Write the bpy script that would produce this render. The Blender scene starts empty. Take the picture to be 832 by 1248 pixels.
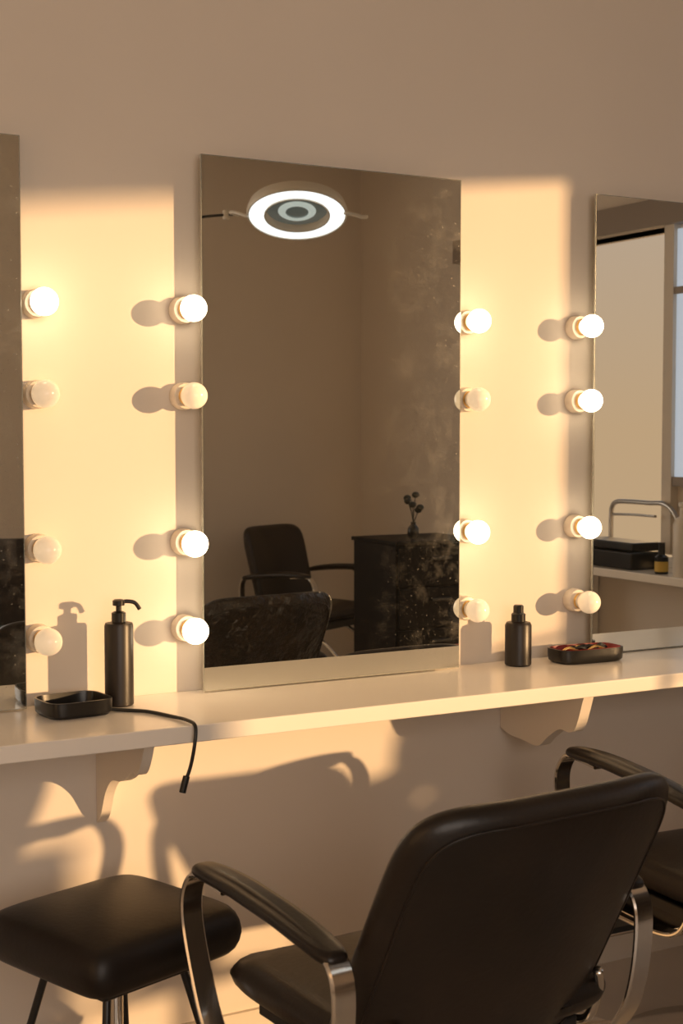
import bpy, bmesh, math, random
from mathutils import Vector, Matrix
random.seed(4)
S = bpy.context.scene
COL = S.collection

# ------------------------------------------------------------------ materials
def mat(name, col, rough=0.5, metal=0.0, spec=0.5, noise=0.0, nscale=8.0, bump=0.0, bscale=60.0,
        emit=None, estr=0.0, coat=0.0, bdist=0.002, rvar=0.0):
    m = bpy.data.materials.new(name); m.use_nodes = True
    nt = m.node_tree; b = nt.nodes['Principled BSDF']
    b.inputs['Base Color'].default_value = (*col, 1)
    b.inputs['Roughness'].default_value = rough
    b.inputs['Metallic'].default_value = metal
    b.inputs['Specular IOR Level'].default_value = spec
    b.inputs['Coat Weight'].default_value = coat
    if emit:
        b.inputs['Emission Color'].default_value = (*emit, 1)
        b.inputs['Emission Strength'].default_value = estr
    tc = nt.nodes.new('ShaderNodeTexCoord')
    if noise > 0:
        n = nt.nodes.new('ShaderNodeTexNoise'); n.inputs['Scale'].default_value = nscale
        n.inputs['Detail'].default_value = 6
        r = nt.nodes.new('ShaderNodeValToRGB')
        r.color_ramp.elements[0].position = .3; r.color_ramp.elements[1].position = .7
        r.color_ramp.elements[0].color = (*[c*(1-noise) for c in col], 1)
        r.color_ramp.elements[1].color = (*[min(1, c*(1+noise)) for c in col], 1)
        nt.links.new(tc.outputs['Object'], n.inputs['Vector'])
        nt.links.new(n.outputs['Fac'], r.inputs['Fac'])
        nt.links.new(r.outputs['Color'], b.inputs['Base Color'])
        if rvar > 0:
            mr = nt.nodes.new('ShaderNodeMapRange')
            mr.inputs['To Min'].default_value = rough-rvar; mr.inputs['To Max'].default_value = rough+rvar
            nt.links.new(n.outputs['Fac'], mr.inputs['Value'])
            nt.links.new(mr.outputs['Result'], b.inputs['Roughness'])
    if bump > 0:
        n2 = nt.nodes.new('ShaderNodeTexNoise'); n2.inputs['Scale'].default_value = bscale
        n2.inputs['Detail'].default_value = 5
        bp = nt.nodes.new('ShaderNodeBump'); bp.inputs['Strength'].default_value = bump
        bp.inputs['Distance'].default_value = bdist
        nt.links.new(tc.outputs['Object'], n2.inputs['Vector'])
        nt.links.new(n2.outputs['Fac'], bp.inputs['Height'])
        nt.links.new(bp.outputs['Normal'], b.inputs['Normal'])
    return m

WALL = mat('plaster_wall', (.76, .685, .605), .8, spec=.2, noise=.03, nscale=1.3, bump=.15, bscale=25)
CEIL = mat('ceiling_paint', (.62, .56, .48), .9, spec=.1)
FLOORM = mat('floor_tile', (.50, .44, .37), .35, noise=.08, nscale=3)
WHITE = mat('white_laminate', (.92, .86, .78), .20, spec=.5, noise=.02, nscale=3)
TRIM = mat('painted_trim', (.72, .65, .56), .5)
BRKT = mat('painted_bracket', (.80, .72, .62), .45)
LEATHER = mat('black_leather', (.014, .008, .0045), .42, spec=.52, noise=.5, nscale=4, bump=.35, bscale=90, bdist=.0015, rvar=.10)
WORN = mat('worn_leather', (.022, .014, .009), .30, spec=.6, noise=.6, nscale=9, bump=1.0, bscale=8, bdist=.09)
VINYL = mat('stool_vinyl', (.010, .006, .004), .44, spec=.42, noise=.3, nscale=5, bump=.2, bscale=80)
PAD = mat('arm_pad', (.010, .006, .004), .36, spec=.45, bump=.15, bscale=120)
CHROME = mat('chrome', (.74, .70, .64), .14, metal=1.0)
BLACKM = mat('black_metal', (.012, .011, .010), .35, spec=.5)
BLACKP = mat('black_plastic', (.010, .009, .008), .28, spec=.45)
BOTTLE = mat('black_bottle', (.014, .010, .008), .38, spec=.45)
RED = mat('red_lining', (.26, .014, .01), .4)
BRASS = mat('brass', (.75, .50, .18), .3, metal=1)
PORC = mat('socket_porcelain', (.82, .74, .64), .35)
CAB = mat('cabinet_black', (.007, .005, .004), .6, spec=.2)
GLOBE_OFF_GLOW = mat('opal_globe_off_sunglow', (.88, .78, .64), .2, spec=.5, emit=(1, .74, .44), estr=.36)  # unlit globe; emission stands in for sunlight glowing in the opal
GLOBE_ON = mat('opal_globe_on', (.9, .85, .75), .3, emit=(1, .79, .52), estr=7.5)
GLEDGE = mat('glass_edge', (.55, .56, .50), .15, metal=.7)
BACKB = mat('mirror_backing', (.30, .26, .22), .7)
LAMPW = mat('lamp_housing', (.75, .70, .62), .4)
LED = mat('led_diffuser', (.9, .9, .9), .4, emit=(.86, .95, 1), estr=1.7)
LENS = mat('lens_glass', (.10, .11, .10), .08, spec=.8, emit=(.55, .62, .56), estr=.11)  # emission gives the lens glass a faint glow of its own
LENS2 = mat('lens_reflection_ring', (.5, .6, .6), .3, emit=(.75, .85, .82), estr=.50)  # bright reflection in the lens, put in as a glowing ring
FRAME = mat('window_frame_paint', (.30, .25, .21), .5)
FROST_GLOW = mat('frosted_glass_glow', (.45, .52, .60), .6, emit=(.64, .72, .86), estr=.60)  # emission stands in for daylight behind the pane
GREEN = mat('dried_leaf', (.03, .03, .02), .6)
CREAM = mat('cream_bottle', (.8, .75, .68), .35)
YEL = mat('amber_label', (.6, .4, .08), .4)
STEEL = mat('brushed_steel', (.5, .48, .45), .3, metal=1)

def mirror_mat():
    m = bpy.data.materials.new('mirror_silvering'); m.use_nodes = True
    nt = m.node_tree; nt.nodes.clear()
    o = nt.nodes.new('ShaderNodeOutputMaterial')
    g = nt.nodes.new('ShaderNodeBsdfGlossy'); g.inputs['Color'].default_value = (.82, .84, .81, 1)
    g.inputs['Roughness'].default_value = 0.0
    d = nt.nodes.new('ShaderNodeBsdfDiffuse'); d.inputs['Color'].default_value = (.75, .70, .6, 1)
    mx = nt.nodes.new('ShaderNodeMixShader')
    tc = nt.nodes.new('ShaderNodeTexCoord')
    n = nt.nodes.new('ShaderNodeTexNoise'); n.inputs['Scale'].default_value = 190; n.inputs['Detail'].default_value = 2
    n2 = nt.nodes.new('ShaderNodeTexNoise'); n2.inputs['Scale'].default_value = 14; n2.inputs['Detail'].default_value = 9
    n2.inputs['Roughness'].default_value = .7
    r = nt.nodes.new('ShaderNodeMapRange'); r.inputs['From Min'].default_value = .67; r.inputs['From Max'].default_value = .78
    r.inputs['To Max'].default_value = .5
    r2 = nt.nodes.new('ShaderNodeMapRange'); r2.inputs['From Min'].default_value = .50; r2.inputs['From Max'].default_value = .75
    r2.inputs['To Max'].default_value = .17
    sx = nt.nodes.new('ShaderNodeSeparateXYZ')
    gx = nt.nodes.new('ShaderNodeMapRange'); gx.inputs['From Min'].default_value = .42; gx.inputs['From Max'].default_value = .72
    ad = nt.nodes.new('ShaderNodeMath'); ad.operation = 'ADD'
    mu = nt.nodes.new('ShaderNodeMath'); mu.operation = 'MULTIPLY'
    mu2 = nt.nodes.new('ShaderNodeMath'); mu2.operation = 'ADD'; mu2.inputs[1].default_value = .003
    L = nt.links.new
    L(tc.outputs['Object'], n.inputs['Vector']); L(tc.outputs['Object'], n2.inputs['Vector']); L(tc.outputs['Object'], sx.inputs[0])
    L(n.outputs['Fac'], r.inputs['Value']); L(n2.outputs['Fac'], r2.inputs['Value']); L(sx.outputs['X'], gx.inputs['Value'])
    L(r.outputs[0], ad.inputs[0]); L(r2.outputs[0], ad.inputs[1])
    L(ad.outputs[0], mu.inputs[0]); L(gx.outputs[0], mu.inputs[1]); L(mu.outputs[0], mu2.inputs[0])
    L(mu2.outputs[0], mx.inputs['Fac']); L(g.outputs[0], mx.inputs[1]); L(d.outputs[0], mx.inputs[2])
    L(mx.outputs[0], o.inputs['Surface'])
    return m
MIRROR = mirror_mat()

# ------------------------------------------------------------------ helpers
def empty(name, loc=(0, 0, 0), rz=0, scale=1):
    e = bpy.data.objects.new(name, None); COL.objects.link(e)
    e.location = loc; e.rotation_euler = (0, 0, rz); e.empty_display_size = .1
    e.scale = (scale,)*3
    return e

def mk(name, bm, m, parent=None, smooth=False, mats=None):
    bmesh.ops.recalc_face_normals(bm, faces=bm.faces)
    me = bpy.data.meshes.new(name); bm.to_mesh(me); bm.free()
    if smooth:
        for p in me.polygons: p.use_smooth = True
    for x in (mats or [m]): me.materials.append(x)
    o = bpy.data.objects.new(name, me); COL.objects.link(o)
    if parent: o.parent = parent
    return o

def addbox(bm, x0, x1, y0, y1, z0, z1, bev=0.0):
    b2 = bmesh.new()
    bmesh.ops.create_cube(b2, size=1)
    for v in b2.verts:
        v.co = Vector(((x0+x1)/2+v.co.x*(x1-x0), (y0+y1)/2+v.co.y*(y1-y0), (z0+z1)/2+v.co.z*(z1-z0)))
    if bev > 0:
        bmesh.ops.bevel(b2, geom=b2.edges[:], offset=bev, segments=3, affect='EDGES', profile=.5)
    t = bpy.data.meshes.new('t'); b2.to_mesh(t); b2.free(); bm.from_mesh(t); bpy.data.meshes.remove(t)

def boxes(name, lst, m, parent=None, bev=0.0):
    bm = bmesh.new()
    for b in lst: addbox(bm, *b, bev=bev)
    return mk(name, bm, m, parent)

def lathe(name, prof, m, parent=None, seg=40, loc=(0, 0, 0), axis='Z', smooth=True):
    bm = bmesh.new(); rings = []
    for r, z in prof:
        ring = []
        if r < 1e-6:
            ring = [bm.verts.new((0, 0, z))]
        else:
            for i in range(seg):
                a = 2*math.pi*i/seg
                ring.append(bm.verts.new((r*math.cos(a), r*math.sin(a), z)))
        rings.append(ring)
    for a, b in zip(rings[:-1], rings[1:]):
        for i in range(seg):
            j = (i+1) % seg
            if len(a) == 1 and len(b) == 1: continue
            if len(a) == 1: bm.faces.new((a[0], b[i], b[j]))
            elif len(b) == 1: bm.faces.new((a[i], b[0], a[j]))
            else: bm.faces.new((a[i], b[i], b[j], a[j]))
    if axis == '-Y':   # profile z -> -y
        for v in bm.verts: v.co = Vector((v.co.x, -v.co.z, v.co.y))
    o = mk(name, bm, m, parent, smooth)
    o.location = loc
    if smooth:
        md = o.modifiers.new('es', 'EDGE_SPLIT'); md.split_angle = math.radians(40)
    return o

def spow(c, e): return math.copysign(abs(c)**e, c)

def pillow(name, a, b, c, m, parent=None, e1=.35, e2=.3, deform=None, nu=64, nv=28, loc=(0, 0, 0)):
    bm = bmesh.new(); rows = []
    for j in range(nv+1):
        eta = -math.pi/2+math.pi*j/nv
        ce, se = spow(math.cos(eta), e1), spow(math.sin(eta), e1)
        if j in (0, nv):
            rows.append([bm.verts.new((0, 0, c*(-1 if j == 0 else 1)))]); continue
        row = []
        for i in range(nu):
            w = 2*math.pi*(i+.5)/nu
            row.append(bm.verts.new((a*ce*spow(math.cos(w), e2), b*ce*spow(math.sin(w), e2), c*se)))
        rows.append(row)
    for r0, r1 in zip(rows[:-1], rows[1:]):
        for i in range(nu):
            k = (i+1) % nu
            if len(r0) == 1: bm.faces.new((r0[0], r1[k], r1[i]))
            elif len(r1) == 1: bm.faces.new((r0[i], r0[k], r1[0]))
            else: bm.faces.new((r0[i], r0[k], r1[k], r1[i]))
    if deform:
        for v in bm.verts: v.co = Vector(deform(v.co.x, v.co.y, v.co.z))
    o = mk(name, bm, m, parent, True); o.location = loc
    return o

def slab(name, hx, hy, hz, m, parent=None, e2=.33, edge=.035, deform=None, N=72, loc=(0, 0, 0), puff=.3):
    """upholstered panel: flat faces built from many concentric rings, rounded border (edge = border radius)"""
    bm = bmesh.new()
    K = 9
    rows = []
    def outline(s, inset):
        out = []
        for i in range(N):
            w = 2*math.pi*(i+.5)/N
            cx, sy = spow(math.cos(w), e2), spow(math.sin(w), e2)
            out.append(((hx-inset)*s*cx, (hy-inset)*s*sy))
        return out
    seq = []
    for k in range(1, 13):
        s = k/12; seq.append((s, edge, hz*(1-puff*s**4)))
    for k in range(1, K):
        a = math.pi*k/K
        seq.append((1, edge*(1-math.sin(a)), hz*(1-puff)*math.cos(a)))
    for k in range(12, 0, -1):
        s = k/12; seq.append((s, edge, -hz*(1-puff*s**4)))
    for s, ins, z in seq:
        rows.append([bm.verts.new((x, y, z)) for x, y in outline(s, ins)])
    top = bm.verts.new((0, 0, hz)); bot = bm.verts.new((0, 0, -hz))
    for i in range(N):
        k = (i+1) % N
        bm.faces.new((top, rows[0][i], rows[0][k])); bm.faces.new((bot, rows[-1][k], rows[-1][i]))
    for r0, r1 in zip(rows[:-1], rows[1:]):
        for i in range(N):
            k = (i+1) % N; bm.faces.new((r0[i], r1[i], r1[k], r0[k]))
    if deform:
        for v in bm.verts: v.co = Vector(deform(v.co.x, v.co.y, v.co.z))
    o = mk(name, bm, m, parent, True); o.location = loc
    return o

def smooth_path(pts, n=10, closed=False):
    P = [Vector(p) for p in pts]; out = []
    N = len(P)
    rng = range(N if closed else N-1)
    for i in rng:
        if closed: p0, p1, p2, p3 = P[i-1], P[i], P[(i+1) % N], P[(i+2) % N]
        else: p0, p1, p2, p3 = P[max(i-1, 0)], P[i], P[i+1], P[min(i+2, N-1)]
        for k in range(n):
            t = k/n
            out.append(.5*((2*p1)+(-p0+p2)*t+(2*p0-5*p1+4*p2-p3)*t*t+(-p0+3*p1-3*p2+p3)*t**3))
    if not closed: out.append(P[-1])
    return out

def tube(name, pts, r, m, parent=None, n=8, sides=12, closed=False):
    P = smooth_path(pts, n, closed)
    bm = bmesh.new(); rings = []
    up = None
    for i, p in enumerate(P):
        if closed: t = (P[(i+1) % len(P)]-P[i-1]).normalized()
        else: t = (P[min(i+1, len(P)-1)]-P[max(i-1, 0)]).normalized()
        if up is None:
            up = t.orthogonal().normalized()
        up = (up-t*up.dot(t)).normalized()
        s = t.cross(up)
        rings.append([bm.verts.new(p+r*(math.cos(2*math.pi*k/sides)*up+math.sin(2*math.pi*k/sides)*s)) for k in range(sides)])
    pairs = list(zip(rings[:-1], rings[1:]))
    if closed: pairs.append((rings[-1], rings[0]))
    for a, b in pairs:
        for k in range(sides):
            j = (k+1) % sides; bm.faces.new((a[k], a[j], b[j], b[k]))
    if not closed:
        bm.faces.new(rings[0][::-1]); bm.faces.new(rings[-1])
    return mk(name, bm, m, parent, True)

def band(name, yz, x, width, thick, m, parent=None, n=8):
    """flat strip swept along a path in the local YZ plane, centred on x"""
    P = smooth_path([(0, y, z) for y, z in yz], n)
    bm = bmesh.new(); rings = []
    for i, p in enumerate(P):
        t = (P[min(i+1, len(P)-1)]-P[max(i-1, 0)]).normalized()
        nn = Vector((0, -t.z, t.y))
        w, h = width/2, thick/2
        ring = []
        for sx, sn in ((-1, -.4), (-.85, -1), (.85, -1), (1, -.4), (1, .4), (.85, 1), (-.85, 1), (-1, .4)):
            ring.append(bm.verts.new(p+Vector((x+sx*w, 0, 0))+nn*sn*h))
        rings.append(ring)
    for a, b in zip(rings[:-1], rings[1:]):
        for k in range(8):
            j = (k+1) % 8; bm.faces.new((a[k], a[j], b[j], b[k]))
    bm.faces.new(rings[0][::-1]); bm.faces.new(rings[-1])
    o = mk(name, bm, m, parent, True)
    md = o.modifiers.new('es', 'EDGE_SPLIT'); md.split_angle = math.radians(35)
    return o

# ------------------------------------------------------------------ room shell
XR, YB, XL, H = 3.0, -4.63, -3.5, 3.1
boxes('floor', [(XL-.15, XR+.15, YB-.15, .15, -.1, 0)], FLOORM)
boxes('ceiling', [(XL-.15, XR+.15, YB-.15, .15, H, H+.1)], CEIL)
boxes('wall_front', [(XL-.15, XR+.15, 0, .15, 0, H)], WALL)
boxes('wall_left', [(XL-.15, XL, YB, 0, 0, H)], WALL)
bx0, bx1, bz0, bz1 = -2.4, .4, .8, 2.7
boxes('wall_back', [(XL-.15, bx0, YB-.15, YB, 0, H), (bx1, XR+.15, YB-.15, YB, 0, H),
                    (bx0, bx1, YB-.15, YB, 0, bz0), (bx0, bx1, YB-.15, YB, bz1, H)], WALL)
w = empty('added_fill_window')  # unseen window added behind the camera so fill light can enter
boxes('frame', [(bx0, bx1, YB-.10, YB-.04, bz0, bz0+.06), (bx0, bx1, YB-.10, YB-.04, bz1-.06, bz1),
                (bx0, bx0+.06, YB-.10, YB-.04, bz0, bz1), (bx1-.06, bx1, YB-.10, YB-.04, bz0, bz1),
                (-1.03, -.97, YB-.10, YB-.04, bz0, bz1)], FRAME, w)
y1, ym, y2, zt = -1.87, -2.40, -3.54, 2.33
boxes('wall_right', [(XR, XR+.15, y1, 0, 0, H), (XR, XR+.15, YB-.15, y2, 0, H),
                     (XR, XR+.15, y2, y1, zt, H), (XR, XR+.15, ym, y1, 0, .80)], WALL)
w = empty('window_1')
boxes('frame', [(XR+.05, XR+.10, ym, y1, .80, .84),
                (XR+.05, XR+.10, y2, y2+.04, .0, zt-.04),
                (XR+.05, XR+.10, y2, ym, 0, .05)], TRIM, w)
boxes('header', [(XR-.06, XR+.12, y2, -1.05, zt, zt+.12)], FRAME, w)
w = empty('window_3')
boxes('frosted_glow_pane', [(XR-.02, XR-.005, -1.84, -1.10, 1.24, zt-.02)], FROST_GLOW, w)  # self-lit panel on solid wall, no daylight passes through it
boxes('glazing_bar', [(XR-.035, XR-.004, -1.84, -1.10, 2.03, 2.06), (XR-.035, XR-.004, -1.84, -1.10, 1.20, 1.24)], FRAME, w)
boxes('post', [(XR-.04, XR-.001, -1.90, -1.84, .9, zt)], TRIM, w)
boxes('baseboard_front', [(XL, XR, -.012, 0, 0, .08)], TRIM)

# ------------------------------------------------------------------ mirrors with bulbs
MX = [(-1.115, -.4257), (-.020, .668), (1.084, 1.77)]
ZB, ZT, MY = .853, 2.05, -.046
for i, (a, b) in enumerate(MX):
    e = empty('vanity_mirror', (a, 0, 0))
    wd = b-a
    boxes('backing', [(.09, wd-.09, MY+.006, -.001, ZB+.05, ZT-.09)], BACKB, e)
    boxes('glass_body', [(0, wd, MY+.0005, MY+.006, ZB, ZT)], GLEDGE, e)
    bm = bmesh.new()
    vs = [bm.verts.new(p) for p in ((.002, MY, ZB+.002), (wd-.002, MY, ZB+.002), (wd-.002, MY, ZT-.002), (.002, MY, ZT-.002))]
    f = bm.faces.new(vs)
    mk('silvered_face', bm, MIRROR, e)
ZS = [1.708, 1.517, 1.190, .996]
cols = [(-1.155, [1, 0, 1, 1]), (-.3860, [1, 0, 0, 0]), (-.0510, [1, 0, 1, 1]), (.7030, [1, 0, 1, 0]), (1.052, [1, 1, 1, 0]), (1.81, [1, 0, 1, 1])]
for x, st in cols:
    for z, s in zip(ZS, st):
        e = empty('vanity_bulb', (x, 0, z))
        lathe('socket', [(0, 0), (.029, 0), (.0305, .003), (.0305, .024), (.028, .030), (.021, .031), (.0195, .033), (.0195, .044), (.017, .046), (0, .046)], PORC, e, axis='-Y')
        lathe('collar', [(.0200, .034), (.0212, .036), (.0212, .040), (.0200, .042)], BRASS, e, axis='-Y')
        pr = [(.015, .042), (.017, .047)]
        R = .0295; c = .074
        for k in range(3, 19):
            th = math.pi*(1-k/18*1.0)
            pr.append((R*math.sin(th), c+R*math.cos(th)))
        pr[-1] = (0, c+R)
        lathe('globe', pr, GLOBE_ON if s else GLOBE_OFF_GLOW, e, axis='-Y', seg=32)

# ------------------------------------------------------------------ counter & brackets
e = empty('vanity_counter')
boxes('top', [(-3.40, 2.60, -.362, -.0015, .815, .85)], WHITE, e, bev=.003)
def bracket(x, prof, th=.03, closed_n=6):
    e = empty('shelf_bracket', (x, 0, 0))
    P = smooth_path([(0, y, z) for y, z in prof], closed_n)
    P = [Vector((0, -.001, .8145))]+[Vector((0, min(p.y, -.001), min(p.z, .8145))) for p in P]
    bm = bmesh.new()
    A = [bm.verts.new((-th/2, p.y, p.z)) for p in P]; B = [bm.verts.new((th/2, p.y, p.z)) for p in P]
    bm.faces.new(A); bm.faces.new(B[::-1])
    for i in range(len(P)):
        j = (i+1) % len(P); bm.faces.new((A[i], B[i], B[j], A[j]))
    mk('corbel_plate', bm, BRKT, e)
    return e
tall = [(0, .575), (-.03, .60), (-.06, .655), (-.10, .69), (-.15, .70), (-.19, .715), (-.225, .735), (-.25, .735), (-.275, .76), (-.30, .81), (-.30, .815)]
orn = [(0, .68), (-.04, .668), (-.10, .664), (-.16, .661), (-.20, .69), (-.245, .718), (-.285, .718), (-.31, .735), (-.335, .80), (-.34, .815)]
bracket(-.248, tall, .022); bracket(.84, orn, .03); bracket(1.93, orn, .03); bracket(-1.34, tall)

# ------------------------------------------------------------------ things on the counter
def tray(loc, rx, ry, h, rz, inner, items=False):
    e = empty('black_tray' if not items else 'accessory_tray', loc, rz)
    bm = bmesh.new(); N = 48
    def ring(s, z, off=0, b=None):
        return [(b or bm).verts.new(((rx*s-off)*spow(math.cos(2*math.pi*i/N), .45), (ry*s-off)*spow(math.sin(2*math.pi*i/N), .45), z)) for i in range(N)]
    rs = [ring(.90, 0), ring(.98, .006), ring(1, h*.6), ring(1, h), ring(1, h, .004), ring(.96, .008, .006)]
    for a, b in zip(rs[:-1], rs[1:]):
        for i in range(N):
            j = (i+1) % N; bm.faces.new((a[i], a[j], b[j], b[i]))
    bm.faces.new(rs[0][::-1]); bm.faces.new(rs[-1])
    mk('tray_body', bm, BLACKP, e, True).modifiers.new('es', 'EDGE_SPLIT').split_angle = .6
    if items:
        bm = bmesh.new()
        r0 = ring(.9, .010, .004, bm); r1 = ring(.98, h+.001, .0045, bm)
        bm.faces.new(r0)
        for i in range(N):
            j = (i+1) % N; bm.faces.new((r0[i], r0[j], r1[j], r1[i]))
        mk('red_liner', bm, RED, e, True)
        for k in range(9):
            x = -.055+.0135*k; y = random.uniform(-.012, .015)
            a = random.uniform(-.6, .6)
            tube('clip_%d' % k, [(x-.02*math.cos(a), y-.015*math.sin(a), .026), (x, y, .036+.001*(k % 3)), (x+.025*math.cos(a), y+.015*math.sin(a), .028)], .0045, (BRASS, BLACKP, BLACKM)[k % 3], e, sides=8)
    return e
tray((-.350, -.125, .85), .072, .062, .034, .1, None)
tray((1.020, -.100, .85), .098, .050, .036, -.05, RED, True)

e = empty('pump_bottle', (-.234, -.085, .85))
lathe('body', [(0, 0), (.028, 0), (.031, .003), (.031, .172), (.029, .178), (.015, .181), (0, .181)], BOTTLE, e)
lathe('collar', [(0, .180), (.0155, .180), (.0155, .200), (.010, .203), (.006, .204), (.006, .214), (.013, .216), (.013, .226), (.009, .229), (0, .229)], BLACKP, e)
tube('spout', [(0, 0, .222), (.018, -.004, .224), (.034, -.008, .220), (.044, -.010, .206)], .0045, BLACKP, e)

e = empty('spray_bottle', (.826, -.075, .85))
lathe('body', [(0, 0), (.030, 0), (.0335, .004), (.0335, .102), (.030, .109), (.018, .112), (0, .112)], BOTTLE, e)
lathe('cap', [(0, .111), (.018, .111), (.018, .130), (.013, .134), (.013, .150), (.010, .153), (0, .153)], BLACKP, e)

e = empty('power_cable')
tube('cord', [(-.285, -.145, .856), (-.25, -.165, .854), (-.215, -.20, .854), (-.19, -.27, .854), (-.180, -.335, .856), (-.178, -.368, .850),
              (-.182, -.376, .82), (-.190, -.374, .775), (-.200, -.372, .745)], .0038, BLACKM, e)
tube('plug', [(-.199, -.372, .752), (-.204, -.372, .735), (-.208, -.372, .720)], .007, BLACKM, e)

# ------------------------------------------------------------------ salon chair
def salon_chair(loc, yaw, zoff=0.0, worn=False, top=.875, recline=0.20, azoff=0.0, hw=.25, w0=.96, w1=.09, ax=.292):
    e = empty('salon_chair', (loc[0], loc[1], 0), yaw)
    L = WORN if worn else LEATHER
    sz = .45+zoff
    def dseat(x, y, z):
        return (x, y, z+sz+.01-(.02*math.cos(x/.26*1.3) if z > 0 else 0)-(.02*max(0, (y-.15)/.1) if z > 0 else 0))
    slab('seat_cushion', ax-.044, .25, .06, L, e, e2=.28, edge=.04, deform=dseat)
    z0 = sz-.06
    hb = (top+zoff-z0)/2
    def dback(x, y, z):
        t = (y+hb)/(2*hb)
        wd = w0+w1*t
        X = x*wd
        cur = .085*(1-t)+.035*t
        Y = -.205-recline*t + cur*(X/.25)**2
        Z = z0+(y+hb)
        return (X, Y-z, Z-z*recline/(2*hb))
    slab('backrest', hw, hb, .036, L, e, e2=.28, edge=.034, deform=dback, N=96, puff=.25)
    pts = []
    for i in range(48):
        w_ = 2*math.pi*(i+.5)/48
        pts.append(dback((hw-.022)*spow(math.cos(w_), .31), (hb-.022)*spow(math.sin(w_), .31), .0262))
    tube('piping', pts, .0022, L, e, n=3, sides=8, closed=True)
    zt_ = .65+zoff+azoff
    for s, nm in ((-1, 'l'), (1, 'r')):
        x = ax*s
        def dpad(px, py, pz):
            return (px+x, py-.01, pz+zt_+.018+.014*(py/.2)-.012*(py/.2)**2)
        slab('arm_pad_'+nm, .033, .225, .017, PAD, e, e2=.45, edge=.014, deform=dpad, N=48)
        band('arm_frame_'+nm, [(.10, zt_+.006), (.17, zt_+.012), (.215, zt_+.008), (.245, zt_-.03), (.248, zt_-.08), (.225, zt_-.15),
                               (.18, zt_-.24), (.13, zt_-.29), (.05, zt_-.305), (-.08, zt_-.305), (-.17, zt_-.29), (-.215, zt_-.24), (-.240, zt_-.16),
                               (-.248, zt_-.07), (-.235, zt_-.025), (-.20, zt_-.004), (-.12, zt_+.0)], x, .044, .010, CHROME, e)
        boxes('bracket_'+nm, [(min(x, x-s*.11), max(x, x-s*.11), -.12, .10, sz-.085, sz-.07)], CHROME, e)
        tube('back_strut_'+nm, [(.22*s, -.10, sz-.075), (.235*s, -.19, sz-.06), (.235*s, -.225, sz+.0), (.215*s, -.245, sz+.05)], .009, CHROME, e)
    boxes('seat_pan', [(-.21, .21, -.20, .20, sz-.085, sz-.045)], BLACKM, e, bev=.004)
    lathe('pedestal', [(0, 0), (.26, 0), (.27, .006), (.26, .014), (.16, .028), (.06, .04), (.048, .06), (.045, .20), (.032, .205), (.032, sz-.08), (.09, sz-.075), (.09, sz-.07), (0, sz-.07)], CHROME, e, seg=56)
    tube('footrest', [(-.17, .12, sz-.09), (-.17, .24, sz-.16), (-.16, .34, sz-.25), (-.10, .37, sz-.27), (.10, .37, sz-.27), (.16, .34, sz-.25), (.17, .24, sz-.16), (.17, .12, sz-.09)], .010, CHROME, e, sides=14)
    boxes('foot_plate', [(-.13, .13, .345, .40, sz-.265, sz-.25)], BLACKM, e, bev=.004)
    return e
salon_chair((.050, -.835), math.radians(5), 0, hw=.268, top=.878, w0=1.05, w1=.0, ax=.322, azoff=-.012)
salon_chair((1.045, -.60), math.radians(-2), .0, top=.755, recline=.15, azoff=.03)
salon_chair((.75, -1.70), math.radians(176), 0, worn=True, top=.90)
salon_chair((2.35, -4.06), math.radians(-26), 0, top=.91, recline=.10)
salon_chair((.62, -3.75), math.radians(20), 0, top=.90)

# ------------------------------------------------------------------ stool
e = empty('padded_stool', (-.345, -.350, 0), math.radians(19))
def dst(x, y, z): return (x, y, z+.458-(.006*((x/.19)**2+(y/.19)**2) if z > 0 else 0))
slab('cushion', .192, .188, .056, VINYL, e, e2=.20, edge=.026, deform=dst, puff=.10)
boxes('seat_base', [(-.13, .13, -.13, .13, .385, .408)], BLACKM, e, bev=.004)
lathe('gas_lift', [(0, .0), (.10, .0), (.10, .012), (.026, .03), (.026, .22), (.016, .225), (.016, .39), (0, .39)], CHROME, e)
for k in range(4):
    a = math.pi/4+k*math.pi/2
    c, s = math.cos(a), math.sin(a)
    tube('leg_%d' % (k+1), [(.13*c, .13*s, .39), (.18*c, .18*s, .22), (.235*c, .235*s, .008)], .008, BLACKM, e)
tube('foot_ring', [(.19*math.cos(t*math.pi/6), .19*math.sin(t*math.pi/6), .18) for t in range(12)], .006, CHROME, e, closed=True, n=4)

# ------------------------------------------------------------------ black cabinet + dried plant
e = empty('storage_cabinet', (2.54, -3.24, 0))
boxes('carcass', [(-.25, .25, -.22, .20, .04, .88), (-.26, .26, -.23, .215, .88, .90), (-.22, .22, -.19, .17, 0, .04)], CAB, e, bev=.004)
boxes('drawer_fronts', [(-.24, .24, .20, .215, .06+k*.205, .06+k*.205+.197) for k in range(4)], CAB, e, bev=.004)
boxes('handles', [(-.06, .06, .215, .232, .19+k*.205, .205+k*.205) for k in range(4)], BLACKM, e, bev=.003)
e = empty('dried_plant', (2.50, -3.22, .90))
lathe('vase', [(0, 0), (.022, 0), (.030, .02), (.028, .05), (.012, .07), (.014, .08), (0, .08)], BLACKP, e, seg=24)
for k in range(6):
    a = k*1.1; d = .03+.01*(k % 3); hh = .12+.015*k
    tube('stem_%d' % k, [(0, 0, .075), (d*.4*math.cos(a), d*.4*math.sin(a), hh*.8), (d*math.cos(a), d*math.sin(a), hh+.02)], .002, GREEN, e, sides=6)
    pillow('leaf_%d' % k, .022, .012, .016, GREEN, e, e1=1, e2=1, nu=12, nv=8, loc=(d*math.cos(a), d*math.sin(a), hh+.02))

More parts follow.
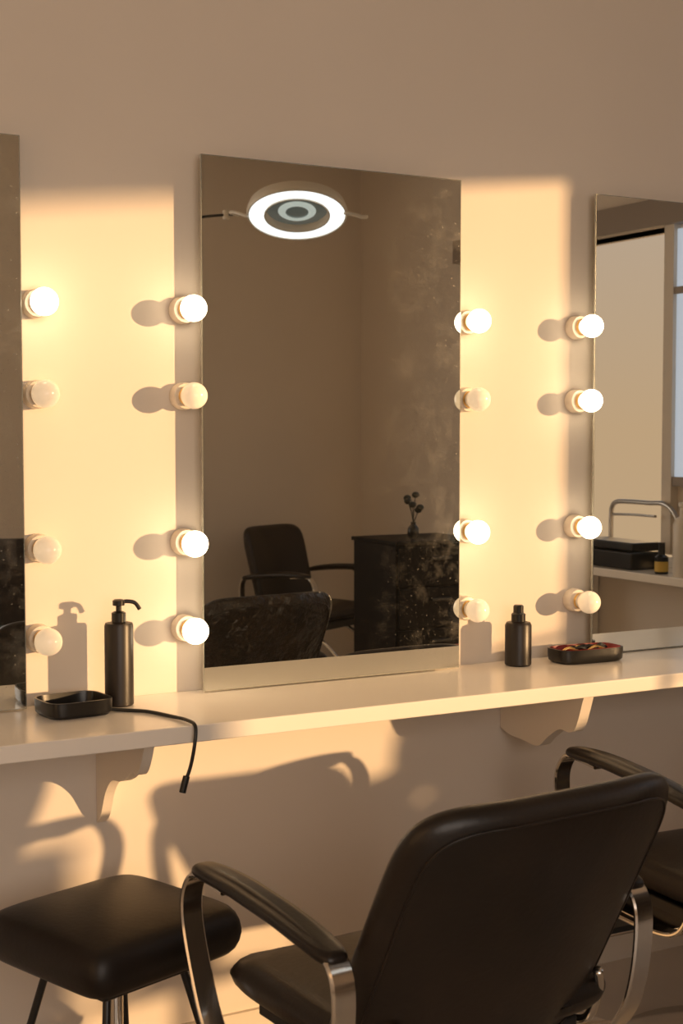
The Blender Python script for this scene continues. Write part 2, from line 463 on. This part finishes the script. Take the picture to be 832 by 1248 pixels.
# small pedestal table with a red bowl (seen in the mirror only)
e = empty('side_table', (2.17, -2.18, 0))
lathe('pedestal', [(0, 0), (.14, 0), (.14, .012), (.02, .025), (.018, .42), (.15, .425), (.15, .445), (0, .445)], BLACKM, e)
e = empty('red_bowl', (2.14, -2.16, .445))
lathe('shell', [(0, 0), (.05, 0), (.075, .03), (.08, .065), (.076, .065), (.07, .03), (.045, .006), (0, .006)], BLACKP, e)
lathe('red_rim', [(.0765, .062), (.083, .062), (.084, .072), (.0765, .072), (.0765, .062)], mat('red_rim', (.35, .02, .015), .4), e)

# ------------------------------------------------------------------ side counter and its bits (right wall)
e = empty('side_counter')
boxes('top', [(2.64, 2.995, ym, -.40, .815, .85)], WHITE, e, bev=.003)
boxes('end_panels', [(2.68, 2.99, ym+.01, ym+.04, 0, .815), (2.68, 2.99, -.95, -.92, 0, .815)], WHITE, e)
e = empty('equipment_box', (2.77, -1.96, .85), .05)
boxes('case', [(-.08, .08, -.20, .20, 0, .075), (-.075, .075, -.195, .195, .078, .115)], BLACKP, e, bev=.008)
e = empty('paper_stack', (2.86, -1.62, .85), .0)
boxes('sheets', [(-.10, .08, -.08, .08, 0, .02), (-.09, .085, -.075, .085, .0205, .04), (-.10, .07, -.08, .07, .0405, .055)], CREAM, e, bev=.002)
e = empty('nail_polish_bottle', (2.70, -1.60, .85))
lathe('body', [(0, 0), (.026, 0), (.028, .004), (.028, .07), (.014, .08), (.014, .13), (0, .13)], BLACKP, e)
lathe('label', [(.0285, .01), (.0287, .012), (.0287, .05), (.0285, .052)], YEL, e)
e = empty('lotion_bottle', (2.70, -1.475, .85))
lathe('body', [(0, 0), (.036, 0), (.04, .005), (.04, .21), (.03, .235), (.014, .245), (.014, .28), (.02, .285), (.02, .30), (0, .30)], CREAM, e)
e = empty('towel_rail', (2.93, -2.20, .85))
tube('rail', [(0, 0, .0), (0, 0, .20), (0, .01, .25), (0, .04, .268), (0, .10, .272), (0, .25, .272), (0, .36, .27), (0, .43, .22), (0, .46, .12), (0, .46, .0)], .011, STEEL, e)
tube('cross_rail', [(0, 0, .21), (0, .15, .215), (0, .30, .215)], .006, STEEL, e)

# ------------------------------------------------------------------ magnifier ring lamp
P = Vector((1.68, -2.90, 2.42))
e = empty('magnifier_lamp', P)
ti = math.radians(21)
hd = Vector((-.45, .89, 0)).normalized()
nrm = (Vector((0, 0, -1))*math.cos(ti)+hd*math.sin(ti)).normalized()
q = nrm.to_track_quat('Z', 'Y').to_matrix().to_4x4()
head = empty('head'); head.parent = e; head.matrix_local = q
lathe('housing', [(.150, -.05), (.19, -.05), (.218, -.038), (.228, -.01), (.228, .004), (.224, .012), (.217, .012), (.217, .004), (.150, .004), (.150, .014), (.143, .014), (.140, .006), (.138, -.035), (.150, -.05)], LAMPW, head, seg=72)
lathe('led_ring', [(.150, .006), (.155, .010), (.211, .010), (.217, .006)], LED, head, seg=72)
lathe('lens', [(0, -.006), (.05, -.009), (.10, -.016), (.142, -.022), (.142, -.030), (0, -.040)], LENS, head, seg=60)
lathe('lens_reflection_glow', [(.052, -.006), (.060, -.003), (.078, -.006), (.086, -.012)], LENS2, head, seg=60)
tube('arm', [(-.12, -.27, .02), (-.20, -.30, .02), (-.36, -.37, .0), (-.62, -.47, -.06), (-.9, -.55, -.02), (-.95, -.57, .30), (-.95, -.57, .676)], .006, BLACKM, e)
tube('fork', [(-.205, -.09, -.015), (-.23, -.16, .01), (-.22, -.24, .02), (-.16, -.285, .02)], .008, LAMPW, e)
tube('arm_joint', [(-.21, -.31, .0), (-.21, -.31, .04)], .016, LAMPW, e)
tube('handle', [(.17, .13, 0.0), (.22, .15, -.010), (.245, .16, -.018), (.27, .17, -.016)], .009, LAMPW, e)
lathe('ceiling_rose', [(0, .66), (.05, .66), (.06, .68), (0, .68)], LAMPW, e, loc=(-.95, -.57, 0))

# ------------------------------------------------------------------ lights
def light(name, typ, loc, direction, energy, col, **k):
    d = bpy.data.lights.new(name, typ); d.energy = energy; d.color = col
    for a, b in k.items(): setattr(d, a, b)
    o = bpy.data.objects.new(name, d); COL.objects.link(o); o.location = loc
    o.rotation_euler = Vector(direction).to_track_quat('-Z', 'Y').to_euler()
    return o
light('evening_sun', 'SUN', (6, -5, 3), (-1.02, 1, -.119), 5.2, (1, .61, .285), angle=math.radians(1.0))
light('back_fill_light', 'AREA', (-1.0, YB-.2, 1.75), (0, 1, -.05), 44, (1, .87, .76), shape='RECTANGLE', size=2.7, size_y=1.8)  # added fill lamp outside the invented back opening, evens out the front wall

wd = bpy.data.worlds.new('sky'); S.world = wd; wd.use_nodes = True
nt = wd.node_tree; bg = nt.nodes['Background']
tc = nt.nodes.new('ShaderNodeTexCoord'); sx = nt.nodes.new('ShaderNodeSeparateXYZ'); r = nt.nodes.new('ShaderNodeValToRGB')
r.color_ramp.elements[0].position = 0; r.color_ramp.elements[0].color = (.62, .42, .25, 1)
r.color_ramp.elements[1].position = .6; r.color_ramp.elements[1].color = (.42, .45, .52, 1)
nt.links.new(tc.outputs['Generated'], sx.inputs[0]); nt.links.new(sx.outputs['Z'], r.inputs['Fac'])
nt.links.new(r.outputs['Color'], bg.inputs['Color']); bg.inputs['Strength'].default_value = 1.0

# ------------------------------------------------------------------ camera
cd = bpy.data.cameras.new('camera'); cam = bpy.data.objects.new('camera', cd); COL.objects.link(cam)
cd.sensor_fit = 'VERTICAL'; cd.sensor_height = 36; cd.sensor_width = 24; cd.lens = 50
cd.clip_start = .05
cd.dof.use_dof = True; cd.dof.focus_distance = 3.3; cd.dof.aperture_fstop = 7.1
cam.location = (-1.283, -2.975, 1.44)
th = math.radians(3.27)
cam.rotation_euler = Vector((.4833*math.cos(th), .8755*math.cos(th), -math.sin(th))).to_track_quat('-Z', 'Y').to_euler()
S.camera = cam
S.view_settings.view_transform = 'Standard'
S.view_settings.look = 'None'
